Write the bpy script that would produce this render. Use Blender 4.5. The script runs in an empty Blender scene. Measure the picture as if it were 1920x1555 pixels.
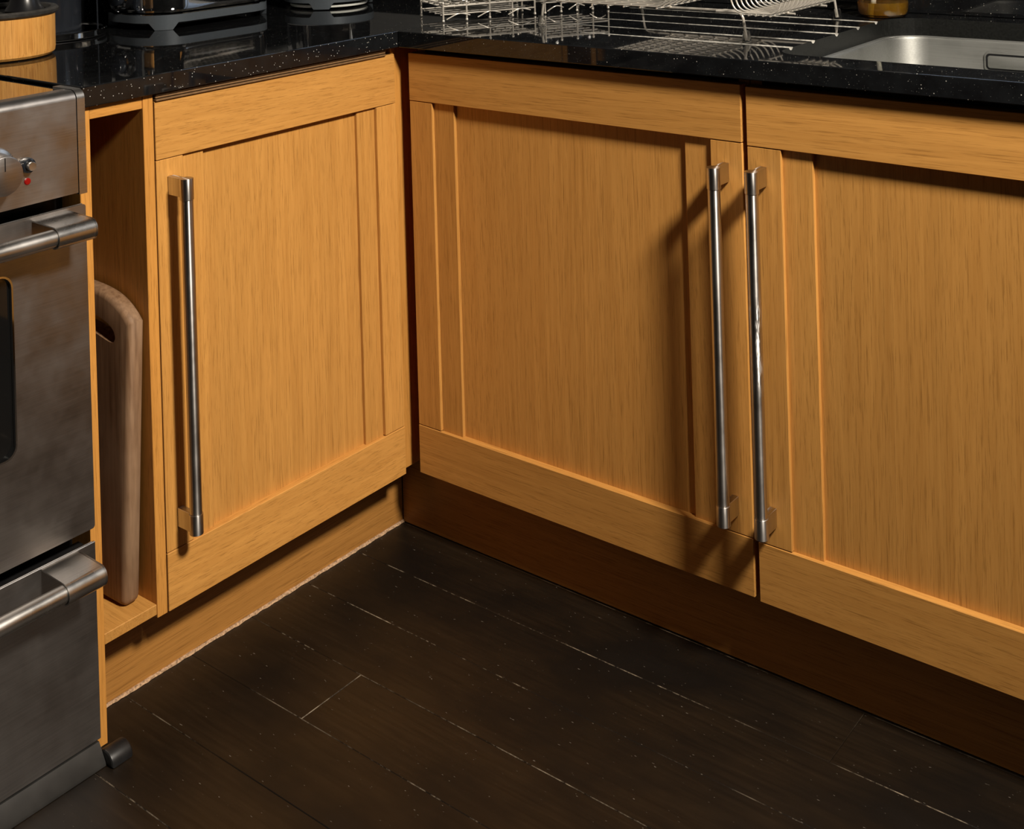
import bpy, bmesh, math, random
from mathutils import Vector, Matrix
random.seed(7)
S = bpy.context.scene
COL = S.collection

# ------------------------------------------------------------------ camera
cam = bpy.data.cameras.new('camera')
cam.sensor_width = 36.0
cam.sensor_fit = 'HORIZONTAL'
cam.lens = 2362.81 / 1920 * 36.0
cam.shift_x = (960 - 949.07) / 1920
cam.shift_y = (-257.91 - 777.5) / 1920
cam.clip_start = 0.02
camo = bpy.data.objects.new('camera', cam)
COL.objects.link(camo)
camo.matrix_world = (Matrix.Translation((1.4908, -1.5702, 1.1616)) @ Matrix.Rotation(0.67041, 4, 'Z')
                     @ Matrix.Rotation(math.pi / 2, 4, 'X') @ Matrix.Rotation(-0.02925, 4, 'Z'))
S.camera = camo

# ------------------------------------------------------------------ world, lights, exposure
S.view_settings.view_transform = 'Standard'
S.view_settings.look = 'None'
S.view_settings.exposure = 0.0
S.view_settings.gamma = 1.0
S.view_settings.use_curve_mapping = False
S.cycles.use_denoising = True
S.cycles.max_bounces = 10
W = bpy.data.worlds.new('world')
S.world = W
W.use_nodes = True
W.node_tree.nodes['Background'].inputs[0].default_value = (0.62, 0.75, 0.95, 1)
W.node_tree.nodes['Background'].inputs[1].default_value = 1.5


def lamp(name, loc, target, power, size, color, spread=115):
    l = bpy.data.lights.new(name, 'AREA')
    l.shape = 'DISK'
    l.size = size
    l.energy = power
    l.color = color
    l.spread = math.radians(spread)
    o = bpy.data.objects.new(name, l)
    o.location = loc
    o.rotation_euler = (Vector(target) - Vector(loc)).to_track_quat('-Z', 'Y').to_euler()
    COL.objects.link(o)
    return o


KEY = (1.98, -0.63, 2.27)
lamp('spot_and_fill_light', KEY, (0.3, -0.3, 0.4), 48, 0.34, (1.0, 0.90, 0.77))
FILL = (1.7, -2.5, 2.27)
lamp('spot_and_fill_light', FILL, (1.6, -2.6, 0.0), 1.5, 0.16, (1.0, 0.90, 0.77))  # added weak fill lamp behind the viewer, no such source known


# ------------------------------------------------------------------ node helpers
def newmat(name):
    m = bpy.data.materials.new(name)
    m.use_nodes = True
    nt = m.node_tree
    b = nt.nodes['Principled BSDF']
    return m, nt, b


def N(nt, t, **kw):
    n = nt.nodes.new(t)
    for k, v in kw.items():
        if k.startswith('i_'):
            n.inputs[k[2:].replace('_', ' ')].default_value = v
        else:
            setattr(n, k, v)
    return n


def L(nt, a, b):
    nt.links.new(a, b)


def coords(nt, scale, rand=True):
    tc = N(nt, 'ShaderNodeTexCoord')
    mp = N(nt, 'ShaderNodeMapping')
    mp.inputs['Scale'].default_value = scale
    L(nt, tc.outputs['Object'], mp.inputs['Vector'])
    if rand:
        oi = N(nt, 'ShaderNodeObjectInfo')
        ml = N(nt, 'ShaderNodeMath', operation='MULTIPLY')
        ml.inputs[1].default_value = 37.0
        L(nt, oi.outputs['Random'], ml.inputs[0])
        L(nt, ml.outputs[0], mp.inputs['Location'])
    return mp.outputs['Vector']


def noise(nt, vec, scale, detail=2.0, rough=0.5, dist=0.0):
    n = N(nt, 'ShaderNodeTexNoise')
    n.inputs['Scale'].default_value = scale
    n.inputs['Detail'].default_value = detail
    n.inputs['Roughness'].default_value = rough
    n.inputs['Distortion'].default_value = dist
    L(nt, vec, n.inputs['Vector'])
    return n.outputs['Fac']


def ramp(nt, fac, stops):
    r = N(nt, 'ShaderNodeValToRGB')
    e = r.color_ramp.elements
    while len(e) < len(stops):
        e.new(0.5)
    for x, (p, c) in zip(e, stops):
        x.position = p
        x.color = (c[0], c[1], c[2], 1) if not isinstance(c, (int, float)) else (c, c, c, 1)
    L(nt, fac, r.inputs['Fac'])
    return r.outputs['Color']


def mix(nt, a, b, fac, mode='MIX'):
    m = N(nt, 'ShaderNodeMix', data_type='RGBA', blend_type=mode)
    for s, v in ((m.inputs[6], a), (m.inputs[7], b)):
        if isinstance(v, tuple):
            s.default_value = (v[0], v[1], v[2], 1)
        else:
            L(nt, v, s)
    if isinstance(fac, (int, float)):
        m.inputs[0].default_value = fac
    else:
        L(nt, fac, m.inputs[0])
    return m.outputs[2]


def bump(nt, b, h, strength=0.2, dist=0.001):
    n = N(nt, 'ShaderNodeBump')
    n.inputs['Strength'].default_value = strength
    n.inputs['Distance'].default_value = dist
    L(nt, h, n.inputs['Height'])
    L(nt, n.outputs['Normal'], b.inputs['Normal'])


def axis_scale(axis, along, across):
    return tuple(along if a == axis else across for a in 'xyz')


def oak(name, axis, base=(0.57, 0.278, 0.068), dark=(0.445, 0.200, 0.043), rough=0.42, pore=1.0):
    m, nt, b = newmat(name)
    v0 = coords(nt, axis_scale(axis, 0.10, 1.0))
    warp = noise(nt, v0, 5, 1, 0.5)
    def warped(along, amt):
        va = N(nt, 'ShaderNodeVectorMath', operation='MULTIPLY_ADD')
        va.inputs[1].default_value = (amt, amt, amt)
        wv = N(nt, 'ShaderNodeCombineXYZ')
        for i in range(3):
            L(nt, warp, wv.inputs[i])
        L(nt, wv.outputs[0], va.inputs[0])
        L(nt, coords(nt, axis_scale(axis, along, 1.0)), va.inputs[2])
        return va.outputs[0]
    pores = noise(nt, warped(0.030, 0.05), 620, 3, 0.7)
    streak = noise(nt, warped(0.028, 0.05), 150, 3, 0.6)
    band = noise(nt, warped(0.02, 0.06), 34, 2, 0.5)
    flow = noise(nt, coords(nt, axis_scale(axis, 0.14, 1.0)), 7, 2, 0.5, 0.5)
    c = ramp(nt, band, [(0.30, tuple(x * 0.90 for x in base)), (0.70, base)])
    c = mix(nt, c, dark, ramp(nt, streak, [(0.34, 0.55), (0.58, 0.0)]))
    c = mix(nt, c, tuple(min(1, x * 1.10) for x in base), ramp(nt, streak, [(0.56, 0.0), (0.75, 0.6)]))
    c = mix(nt, c, tuple(x * 0.80 for x in base), ramp(nt, flow, [(0.40, 0.0), (0.70, 0.35)]))
    pm = ramp(nt, pores, [(0.32, 0.72 * pore), (0.48, 0.0)])
    c4 = mix(nt, c, tuple(x * 0.62 for x in dark), pm)
    oi = N(nt, 'ShaderNodeObjectInfo')
    hv = N(nt, 'ShaderNodeHueSaturation')
    mr = N(nt, 'ShaderNodeMapRange')
    mr.inputs['To Min'].default_value = 0.93
    mr.inputs['To Max'].default_value = 1.06
    L(nt, oi.outputs['Random'], mr.inputs['Value'])
    L(nt, mr.outputs[0], hv.inputs['Value'])
    L(nt, c4, hv.inputs['Color'])
    L(nt, hv.outputs['Color'], b.inputs['Base Color'])
    b.inputs['Roughness'].default_value = rough
    b.inputs['Specular IOR Level'].default_value = 0.3
    bump(nt, b, pores, 0.10, 0.0005)
    return m


OAK = {a: oak('oak_grain_' + a, a) for a in 'xyz'}
OAKEDGE = {a: oak('oak_edge_' + a, a, (0.60, 0.275, 0.06), (0.46, 0.20, 0.04)) for a in 'xyz'}


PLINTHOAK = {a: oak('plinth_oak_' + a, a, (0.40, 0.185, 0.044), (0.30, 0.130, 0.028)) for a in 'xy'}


def simple(name, color, rough=0.5, metal=0.0, spec=0.5, var=0.0, scale=60, coat=0.0):
    m, nt, b = newmat(name)
    v = coords(nt, (1, 1, 1))
    n = noise(nt, v, scale, 3)
    c = ramp(nt, n, [(0.3, tuple(max(0, x * (1 - var)) for x in color)), (0.7, tuple(min(1, x * (1 + var)) for x in color))])
    L(nt, c, b.inputs['Base Color'])
    b.inputs['Roughness'].default_value = rough
    b.inputs['Metallic'].default_value = metal
    b.inputs['Specular IOR Level'].default_value = spec
    b.inputs['Coat Weight'].default_value = coat
    return m


def brushed(name, color, rough, axis, rv=0.08, var=0.08, scuff=None, aniso=0.0):
    m, nt, b = newmat(name)
    v = coords(nt, axis_scale(axis, 0.02, 1.0))
    n = noise(nt, v, 600, 2)
    v2 = coords(nt, (1, 1, 1))
    n2 = noise(nt, v2, 14, 4, 0.6)
    c = ramp(nt, n, [(0.3, tuple(x * (1 - var) for x in color)), (0.7, tuple(min(1, x * (1 + var)) for x in color))])
    c = mix(nt, c, tuple(x * 0.8 for x in color), ramp(nt, n2, [(0.45, 0.0), (0.75, 0.6)]))
    rr = ramp(nt, n2, [(0.3, rough - rv), (0.7, rough + rv)])
    if scuff:
        tc = N(nt, 'ShaderNodeTexCoord')
        sp = N(nt, 'ShaderNodeSeparateXYZ')
        L(nt, tc.outputs['Object'], sp.inputs[0])
        zr = N(nt, 'ShaderNodeValToRGB')
        e = zr.color_ramp.elements
        e.new(0.5); e.new(0.5)
        for x, (p, cc) in zip(e, [(scuff[0] - .02, 0), (scuff[0] + .01, 1), (scuff[1] - .02, 1), (scuff[1] + .01, 0)]):
            x.position = p
            x.color = (cc, cc, cc, 1)
        L(nt, sp.outputs['Z'], zr.inputs['Fac'])
        n3 = noise(nt, coords(nt, (1, 1, 0.12), False), 210, 3, 0.7)
        mk = mix(nt, zr.outputs['Color'], ramp(nt, n3, [(0.52, 0.0), (0.6, 1.0)]), 1.0, 'MULTIPLY')
        c = mix(nt, c, (0.75, 0.74, 0.72), mk)
        rr = mix(nt, rr, (0.6, 0.6, 0.6), mk)
    L(nt, c, b.inputs['Base Color'])
    L(nt, rr, b.inputs['Roughness'])
    b.inputs['Metallic'].default_value = 1.0
    if aniso:
        tg = N(nt, 'ShaderNodeTangent', direction_type='RADIAL', axis=axis.upper())
        L(nt, tg.outputs[0], b.inputs['Tangent'])
        b.inputs['Anisotropic'].default_value = aniso
        b.inputs['Anisotropic Rotation'].default_value = 0.25
    bump(nt, b, n, 0.08, 0.0004)
    return m


STEEL_COOKER = brushed('brushed_cooker_steel', (0.44, 0.418, 0.405), 0.36, 'y')
STEEL_HANDLE = brushed('satin_steel', (0.56, 0.53, 0.50), 0.35, 'z', aniso=0.85)
STEEL_SCUFF = brushed('satin_steel_scuffed', (0.56, 0.53, 0.50), 0.35, 'z', scuff=(0.325, 0.445), aniso=0.85)
STEEL_BAR = brushed('satin_steel_bar', (0.62, 0.595, 0.565), 0.30, 'y')
STEEL_SINK = brushed('satin_sink_steel', (0.31, 0.315, 0.30), 0.60, 'x')
CHROME = simple('polished_chrome', (0.80, 0.80, 0.80), 0.05, 1.0)
CHROMEW = simple('chromed_wire', (0.74, 0.69, 0.61), 0.22, 0.55)
GREYCAST = simple('grey_cast_metal', (0.085, 0.10, 0.115), 0.34, 0.35, 0.5, 0.05, 400)
BLACKP = simple('black_plastic', (0.008, 0.008, 0.009), 0.3, 0, 0.5)
BLACKGLOSS = simple('black_gloss', (0.012, 0.014, 0.018), 0.14, 0, 0.5)
BLACKGLASS = simple('black_hob_glass', (0.006, 0.006, 0.006), 0.04, 0, 0.5, coat=0.6)
RIDGE = simple('brown_ridged_trim', (0.17, 0.095, 0.042), 0.5, 0, 0.3, 0.15, 120)
RUBBER = simple('black_rubber', (0.007, 0.007, 0.0075), 0.45, 0, 0.5, 0.3, 90)
IRON = simple('dark_iron', (0.045, 0.042, 0.038), 0.5, 0.4, 0.4, 0.35, 120)
REDLENS = simple('red_lens', (0.22, 0.004, 0.004), 0.2, 0, 0.5)
SKIRT = simple('charcoal_painted_metal', (0.019, 0.0185, 0.0175), 0.42, 0, 0.5, 0.3, 30)
WALLP = simple('pale_grey_paint', (0.10, 0.10, 0.098), 0.7, 0, 0.3, 0.03, 8)
CEILP = simple('white_ceiling_paint', (0.15, 0.147, 0.14), 0.8, 0, 0.2, 0.02, 8)
FRAMEP = simple('white_window_paint', (0.7, 0.7, 0.68), 0.5, 0, 0.3, 0.03, 20)
GAPSHADE = simple('gap_shade_brown', (0.09, 0.04, 0.012), 0.6, 0, 0.3, 0.2, 40)  # brown darkened so the shade of the gaps sits in the colour
TUBWOOD = oak('tub_wood', 'z', (0.66, 0.33, 0.085), (0.47, 0.19, 0.036), 0.33)
PALEEDGE = simple('chipped_board_edge', (0.42, 0.27, 0.16), 0.8, 0, 0.2, 0.5, 300)
SPOTMAT = None


def granite():
    m, nt, b = newmat('black_flecked_granite')
    v = coords(nt, (1, 1, 1), False)
    def flecks(scale, thr, seed):
        mp = N(nt, 'ShaderNodeMapping')
        mp.inputs['Location'].default_value = (seed, seed * .7, seed * 1.3)
        L(nt, v, mp.inputs['Vector'])
        vo = N(nt, 'ShaderNodeTexVoronoi')
        vo.inputs['Scale'].default_value = scale
        L(nt, mp.outputs[0], vo.inputs['Vector'])
        d = ramp(nt, vo.outputs['Distance'], [(thr, 1.0), (thr + 0.06, 0.0)])
        sp = N(nt, 'ShaderNodeSeparateColor')
        L(nt, vo.outputs['Color'], sp.inputs[0])
        k = ramp(nt, sp.outputs[0], [(0.72, 0.0), (1.0, 0.85)])
        return mix(nt, d, k, 1.0, 'MULTIPLY')
    f1 = flecks(190, 0.10, 3.0)
    f2 = flecks(420, 0.16, 9.0)
    cl = noise(nt, v, 30, 4, 0.6)
    base = ramp(nt, cl, [(0.3, (0.004, 0.004, 0.0045)), (0.75, (0.009, 0.010, 0.011))])
    c = mix(nt, base, (0.09, 0.095, 0.09), f2)
    c = mix(nt, c, (0.62, 0.60, 0.54), f1)
    L(nt, c, b.inputs['Base Color'])
    b.inputs['Roughness'].default_value = 0.03
    b.inputs['Specular IOR Level'].default_value = 0.5
    return m


GRANITE = granite()
HONED = simple('honed_granite_edge', (0.007, 0.0075, 0.007), 0.42, 0, 0.3, 0.5, 260)
GROOVE = simple('pale_drainer_groove', (0.34, 0.33, 0.30), 0.38, 0, 0.4, 0.45, 140)  # pale rough grey for the cut drainer grooves


def floor_mat(name, base, dark, edge=False):
    m, nt, b = newmat(name)
    v = coords(nt, (0.06, 1, 1))
    st = noise(nt, v, 130, 4, 0.6)
    v2 = coords(nt, (0.6, 1, 1), False)
    bl = noise(nt, v2, 5, 4, 0.6)
    c = ramp(nt, st, [(0.3, dark), (0.7, base)])
    c = mix(nt, c, tuple(x * 0.35 for x in dark), ramp(nt, bl, [(0.42, 0.0), (0.62, 0.9)]))
    sc = noise(nt, coords(nt, (0.3, 1, 1)), 420, 1, 0.5)
    c = mix(nt, c, (0.16, 0.14, 0.115), ramp(nt, sc, [(0.765, 0.0), (0.80, 0.6)]))
    if edge:
        w = noise(nt, coords(nt, (1, 1, 1)), 26, 5, 0.7)
        c = mix(nt, c, (0.30, 0.24, 0.17), mix(nt, ramp(nt, w, [(0.46, 0.0), (0.62, 0.9)]), ramp(nt, noise(nt, coords(nt, (1, 1, 1), False), 3.2, 2), [(0.42, 0.0), (0.58, 1.0)]), 1.0, 'MULTIPLY'))
    L(nt, c, b.inputs['Base Color'])
    L(nt, ramp(nt, bl, [(0.3, 0.36), (0.7, 0.52)]), b.inputs['Roughness'])
    b.inputs['Specular IOR Level'].default_value = 0.35
    bump(nt, b, st, 0.15, 0.0006)
    return m


FLOORM = floor_mat('dark_stained_board', (0.016, 0.0098, 0.005), (0.008, 0.0048, 0.0024))
FLOOREDGE = floor_mat('worn_board_edge', (0.016, 0.0098, 0.005), (0.008, 0.0048, 0.0024), True)


def board_mat():
    m, nt, b = newmat('chopping_board_wood')
    v = coords(nt, (1, 1, 0.05))
    st = noise(nt, v, 160, 4, 0.6)
    bl = noise(nt, coords(nt, (1, 1, .5)), 9, 4, 0.6)
    c = ramp(nt, st, [(0.3, (0.12, 0.062, 0.030)), (0.72, (0.25, 0.145, 0.078))])
    c = mix(nt, c, (0.36, 0.24, 0.15), ramp(nt, bl, [(0.45, 0.0), (0.7, 0.6)]))
    L(nt, c, b.inputs['Base Color'])
    b.inputs['Roughness'].default_value = 0.6
    b.inputs['Specular IOR Level'].default_value = 0.25
    return m


BOARDM = board_mat()


def glass(name, color, ior=1.45, rough=0.0):
    m, nt, b = newmat(name)
    n = noise(nt, coords(nt, (1, 1, 1)), 8, 1)
    L(nt, ramp(nt, n, [(0.2, tuple(x * .98 for x in color)), (0.8, color)]), b.inputs['Base Color'])
    b.inputs['Transmission Weight'].default_value = 1.0
    b.inputs['IOR'].default_value = ior
    b.inputs['Roughness'].default_value = rough
    return m


CLEAR = glass('clear_plastic', (0.93, 0.93, 0.92), 1.4, 0.05)
PANE = glass('window_glass', (0.97, 0.98, 0.98), 1.02)
SOAP = glass('amber_soap', (0.66, 0.35, 0.028), 1.33)
SOAP.node_tree.nodes['Principled BSDF'].inputs['Transmission Weight'].default_value = 0.72
OVENGLASS = glass('dark_oven_glass', (0.25, 0.24, 0.22), 1.5)


# ------------------------------------------------------------------ mesh helpers
def box(bm, lo, hi, bev=0.0, seg=1):
    r = bmesh.ops.create_cube(bm, size=1.0)
    vs = r['verts']
    for v in vs:
        v.co = Vector([lo[i] + (v.co[i] + 0.5) * (hi[i] - lo[i]) for i in range(3)])
    if bev > 0:
        es = list({e for v in vs for e in v.link_edges})
        bmesh.ops.bevel(bm, geom=es, offset=bev, segments=seg, affect='EDGES', profile=0.5)


def prism(bm, pts, axis, a, b, bev=0.0, seg=2):
    """extrude the polygon pts (in the two other axes, in xyz order) from a to b along axis"""
    i = 'xyz'.index(axis)
    o = [k for k in range(3) if k != i]
    def mk(p, t):
        c = [0, 0, 0]
        c[i] = t; c[o[0]] = p[0]; c[o[1]] = p[1]
        return bm.verts.new(c)
    A = [mk(p, a) for p in pts]
    B = [mk(p, b) for p in pts]
    n = len(pts)
    fs = [bm.faces.new(A[::-1]), bm.faces.new(B)]
    for k in range(n):
        fs.append(bm.faces.new((A[k], A[(k + 1) % n], B[(k + 1) % n], B[k])))
    bmesh.ops.recalc_face_normals(bm, faces=fs)
    if bev > 0:
        es = [e for f in fs[:2] for e in f.edges]
        bmesh.ops.bevel(bm, geom=list(set(es)), offset=bev, segments=seg, affect='EDGES', profile=0.5)


def rrect(x0, x1, y0, y1, r, n=8):
    if not isinstance(r, (tuple, list)):
        r = (r, r, r, r)
    out = []
    for (cx, cy, a0, rr) in ((x1 - r[0], y0 + r[0], -90, r[0]), (x1 - r[1], y1 - r[1], 0, r[1]),
                             (x0 + r[2], y1 - r[2], 90, r[2]), (x0 + r[3], y0 + r[3], 180, r[3])):
        for k in range(n + 1):
            a = math.radians(a0 + 90 * k / n)
            out.append((cx + rr * math.cos(a), cy + rr * math.sin(a)))
    return out


def lathe(bm, prof, c=(0, 0, 0), n=48, axis='z'):
    rings = []
    for r, z in prof:
        if r < 1e-6:
            p = (0, 0, z)
            rings.append([p])
        else:
            rings.append([(r * math.cos(2 * math.pi * k / n), r * math.sin(2 * math.pi * k / n), z) for k in range(n)])
    def tr(p):
        if axis == 'x':
            p = (p[2], p[0], p[1])
        elif axis == 'y':
            p = (p[1], p[2], p[0])
        return Vector(p) + Vector(c)
    V = [[bm.verts.new(tr(p)) for p in R] for R in rings]
    fs = []
    for a, b in zip(V, V[1:]):
        if len(a) == 1 and len(b) == 1:
            continue
        for k in range(n):
            k2 = (k + 1) % n
            if len(a) == 1:
                fs.append(bm.faces.new((a[0], b[k2], b[k])))
            elif len(b) == 1:
                fs.append(bm.faces.new((a[k], a[k2], b[0])))
            else:
                fs.append(bm.faces.new((a[k], a[k2], b[k2], b[k])))
    bmesh.ops.recalc_face_normals(bm, faces=fs)


def tube(bm, pts, r, n=8, closed=False, cap=True):
    pts = [Vector(p) for p in pts]
    m = len(pts)
    rings = []
    prev = None
    for i in range(m):
        if closed:
            t = pts[(i + 1) % m] - pts[i - 1]
        else:
            t = pts[min(i + 1, m - 1)] - pts[max(i - 1, 0)]
        t.normalize()
        if prev is None:
            up = Vector((0, 0, 1)) if abs(t.z) < 0.9 else Vector((1, 0, 0))
            u = t.cross(up).normalized()
        else:
            u = (prev - t * prev.dot(t))
            if u.length < 1e-6:
                u = t.orthogonal()
            u.normalize()
        prev = u
        w = t.cross(u)
        rings.append([bm.verts.new(pts[i] + (u * math.cos(2 * math.pi * k / n) + w * math.sin(2 * math.pi * k / n)) * r) for k in range(n)])
    pairs = list(zip(rings, rings[1:]))
    if closed:
        pairs.append((rings[-1], rings[0]))
    fs = []
    for a, b in pairs:
        for k in range(n):
            fs.append(bm.faces.new((a[k], a[(k + 1) % n], b[(k + 1) % n], b[k])))
    if not closed and cap:
        fs.append(bm.faces.new(rings[0][::-1]))
        fs.append(bm.faces.new(rings[-1]))
    bmesh.ops.recalc_face_normals(bm, faces=fs)


def cyl(bm, p, q, r, n=24, bev=0.0):
    p = Vector(p); q = Vector(q)
    d = q - p
    r0 = bmesh.ops.create_cone(bm, cap_ends=True, segments=n, radius1=r, radius2=r, depth=d.length)
    M = Matrix.Translation((p + q) / 2) @ d.to_track_quat('Z', 'Y').to_matrix().to_4x4()
    bmesh.ops.transform(bm, matrix=M, verts=r0['verts'])
    if bev > 0:
        es = [e for e in {e for v in r0['verts'] for e in v.link_edges}
              if any(len(f.verts) > 4 for f in e.link_faces)]
        bmesh.ops.bevel(bm, geom=es, offset=bev, segments=2, affect='EDGES', profile=0.5)


def bez(p0, p1, p2, n=8):
    p0, p1, p2 = map(Vector, (p0, p1, p2))
    return [((1 - t) ** 2) * p0 + 2 * t * (1 - t) * p1 + t * t * p2 for t in [k / n for k in range(n + 1)]]


def rounded_path(pts, r, n=5):
    pts = [Vector(p) for p in pts]
    out = [pts[0]]
    for a, b, c in zip(pts, pts[1:], pts[2:]):
        d1 = (a - b); d2 = (c - b)
        rr = min(r, d1.length * .49, d2.length * .49)
        out += bez(b + d1.normalized() * rr, b, b + d2.normalized() * rr, n)
    out.append(pts[-1])
    return out


def wloc(o):
    v = Vector((0, 0, 0))
    while o is not None:
        v += o.location
        o = o.parent
    return v


def obj(name, bm, mats, parent=None, smooth=True, at=None, angle=28):
    """link a bmesh given in world metres as ONE mesh object (a part when it has a parent)"""
    if not isinstance(mats, (list, tuple)):
        mats = [mats]
    if mats[0].name == 'chromed_wire':
        angle = 65
    me = bpy.data.meshes.new(name)
    base = wloc(parent) if parent else Vector(at or (0, 0, 0))
    bmesh.ops.translate(bm, verts=bm.verts, vec=-base)
    bm.to_mesh(me)
    bm.free()
    for m in mats:
        me.materials.append(m)
    if smooth:
        me.polygons.foreach_set('use_smooth', [True] * len(me.polygons))
        me.set_sharp_from_angle(angle=math.radians(angle))
    o = bpy.data.objects.new(name, me)
    COL.objects.link(o)
    if parent:
        o.parent = parent
    else:
        o.location = base
    return o


def thing(name, label, cat, loc, group=None):
    o = bpy.data.objects.new(name, None)
    o.empty_display_size = 0.05
    COL.objects.link(o)
    o.location = loc
    return tag(o, label, cat, group)


def tag(o, label, cat, group=None):
    o['label'] = label
    o['category'] = cat
    if group:
        o['group'] = group
    return o


def struct(name, bm, mat, parent=None, smooth=False):
    o = obj(name, bm, mat, parent, smooth)
    if not parent:
        o['kind'] = 'structure'
    return o


def B():
    return bmesh.new()


def bxo(name, lo, hi, mat, parent, bev=0.0008, seg=1):
    bm = B()
    box(bm, lo, hi, bev, seg)
    return obj(name, bm, mat, parent)


# ------------------------------------------------------------------ room shell
XL, XR, YF, YB, ZC = -0.65, 3.3, -3.4, 0.58, 2.36
bm = B(); box(bm, (XL - .1, YF - .1, -0.12), (XR + .1, YB + .1, -0.02))
floor = struct('floor', bm, FLOORM)
PITCH = 0.1145
row = 0
y1 = -0.0725 + PITCH * 2
while y1 > YF:
    y0 = y1 - PITCH
    if abs(y1 - (-0.0725 + PITCH)) < .01:
        cuts = [XL, 0.787, 2.1, XR]
    elif abs(y1 - (-0.0725 - 2 * PITCH)) < .01:
        cuts = [XL, 0.175, 1.62, XR]
    else:
        off = (row * 0.77) % 1.5
        cuts = [XL, 1.15 + off * .75, XR] if row % 2 else [XL, 1.3 + off * .6, XR]
    for a, b in zip(cuts, cuts[1:]):
        bm = B()
        g = 0.00012
        dz = random.uniform(-.0004, .0)
        box(bm, (a + g, y0 + g, -0.02), (b - g, y1 - g, dz), 0.0)
        top = [e for e in bm.edges if all(v.co.z > -0.01 for v in e.verts)]
        bmesh.ops.bevel(bm, geom=top, offset=0.0008, segments=1, affect='EDGES')
        for f in bm.faces:
            if 0.2 < f.normal.z < 0.95:
                f.material_index = 1
        p = obj('plank', bm, [FLOORM, FLOOREDGE], floor, smooth=False)
    y1 = y0
    row += 1

bm = B(); box(bm, (XL - .1, YF - .1, -.02), (XL, YB + .1, ZC))
struct('wall_left', bm, WALLP)
# back wall with a window opening over the sink
WX0, WX1, WZ0, WZ1 = 0.42, 1.32, 1.18, 2.05
bm = B()
box(bm, (XL, YB, -.02), (WX0, YB + .12, ZC))
box(bm, (WX1, YB, -.02), (XR, YB + .12, ZC))
box(bm, (WX0, YB, -.02), (WX1, YB + .12, WZ0))
box(bm, (WX0, YB, WZ1), (WX1, YB + .12, ZC))
struct('wall_back', bm, WALLP)
bm = B(); box(bm, (XR, YF - .1, -.02), (XR + .1, YB + .1, ZC))
struct('wall_right', bm, WALLP)
bm = B(); box(bm, (XL, YF - .1, -.02), (XR, YF, ZC))
struct('wall_front', bm, WALLP)
bm = B(); box(bm, (XL - .1, YF - .1, ZC), (XR + .1, YB + .12, ZC + .1))
struct('ceiling', bm, CEILP)
bm = B()
f = .05
for lo, hi in (((WX0, WZ0), (WX0 + f, WZ1)), ((WX1 - f, WZ0), (WX1, WZ1)), ((WX0 + f, WZ0), (WX1 - f, WZ0 + f)),
               ((WX0 + f, WZ1 - f), (WX1 - f, WZ1)), (((WX0 + WX1) / 2 - .02, WZ0 + f), ((WX0 + WX1) / 2 + .02, WZ1 - f))):
    box(bm, (lo[0], YB + .04, lo[1]), (hi[0], YB + .09, hi[1]), .003)
win = struct('window_1', bm, FRAMEP)
for a, b in ((WX0 + f, (WX0 + WX1) / 2 - .02), ((WX0 + WX1) / 2 + .02, WX1 - f)):
    bm = B(); box(bm, (a, YB + .06, WZ0 + f), (b, YB + .066, WZ1 - f))
    obj('pane', bm, PANE, win, smooth=False)

# rings of the key spot and the added fill lamp (out of frame)
def lamp_ring(p, label):
    t = thing('spot_and_fill_ring', label, 'light', (p[0], p[1], ZC))
    bm = B()
    lathe(bm, [(0.092, ZC - .001), (0.125, ZC - .001), (0.122, ZC - .012), (0.096, ZC - .016), (0.092, ZC - .001)], (p[0], p[1], 0), 40)
    obj('trim_ring', bm, STEEL_SINK, t)
lamp_ring(KEY, 'round steel ceiling spotlight above the sink run')
lamp_ring(FILL, 'round steel ring of the added fill lamp behind the viewer')

# ------------------------------------------------------------------ worktops
ZW, ZWB = 0.881, 0.8530
OX, OY = 0.0100, -0.0135


def boolean(o, cutters, smooth=False):
    for c in cutters:
        md = o.modifiers.new('cut', 'BOOLEAN')
        md.operation = 'DIFFERENCE'
        md.solver = 'EXACT'
        md.material_mode = 'TRANSFER'
        md.object = c
    dg = bpy.context.evaluated_depsgraph_get()
    dg.update()
    me = bpy.data.meshes.new_from_object(o.evaluated_get(dg))
    o.modifiers.clear()
    old = o.data
    o.data = me
    bpy.data.meshes.remove(old)
    me.polygons.foreach_set('use_smooth', [smooth] * len(me.polygons))
    if smooth:
        me.set_sharp_from_angle(angle=math.radians(50))
    for c in cutters:
        cm = c.data
        bpy.data.objects.remove(c)
        bpy.data.meshes.remove(cm)


wt = thing('worktop', 'polished black flecked granite L shaped worktop over the oak cabinets', 'worktop', (0, 0, ZWB))
bm = B()
prism(bm, [(XL + .001, -0.6187), (OX, -0.6187), (OX, OY), (OX + .0002, YB - .001), (XL + .001, YB - .001)], 'z', ZWB, ZW, 0.0014, 2)
obj('slab', bm, GRANITE, wt, smooth=False)
bm = B()
box(bm, (OX + .0008, OY, ZWB), (2.3, YB - .001, ZW), 0.0014, 2)
slab = obj('slab', bm, GRANITE, wt)
SX0, SX1, SY0, SY1 = 0.672, 1.16, 0.0555, 0.508
bm = B(); prism(bm, rrect(SX0, SX1, SY0, SY1, (0.04, 0.06, 0.06, 0.04), 8), 'z', ZWB - .02, ZW + .02)
cut = [obj('cutter', bm, HONED, wt)]
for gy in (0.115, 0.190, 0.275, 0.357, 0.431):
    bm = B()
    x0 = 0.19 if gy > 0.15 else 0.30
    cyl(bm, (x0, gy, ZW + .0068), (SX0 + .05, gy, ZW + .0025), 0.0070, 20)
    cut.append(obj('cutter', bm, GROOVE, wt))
boolean(slab, cut)

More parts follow.
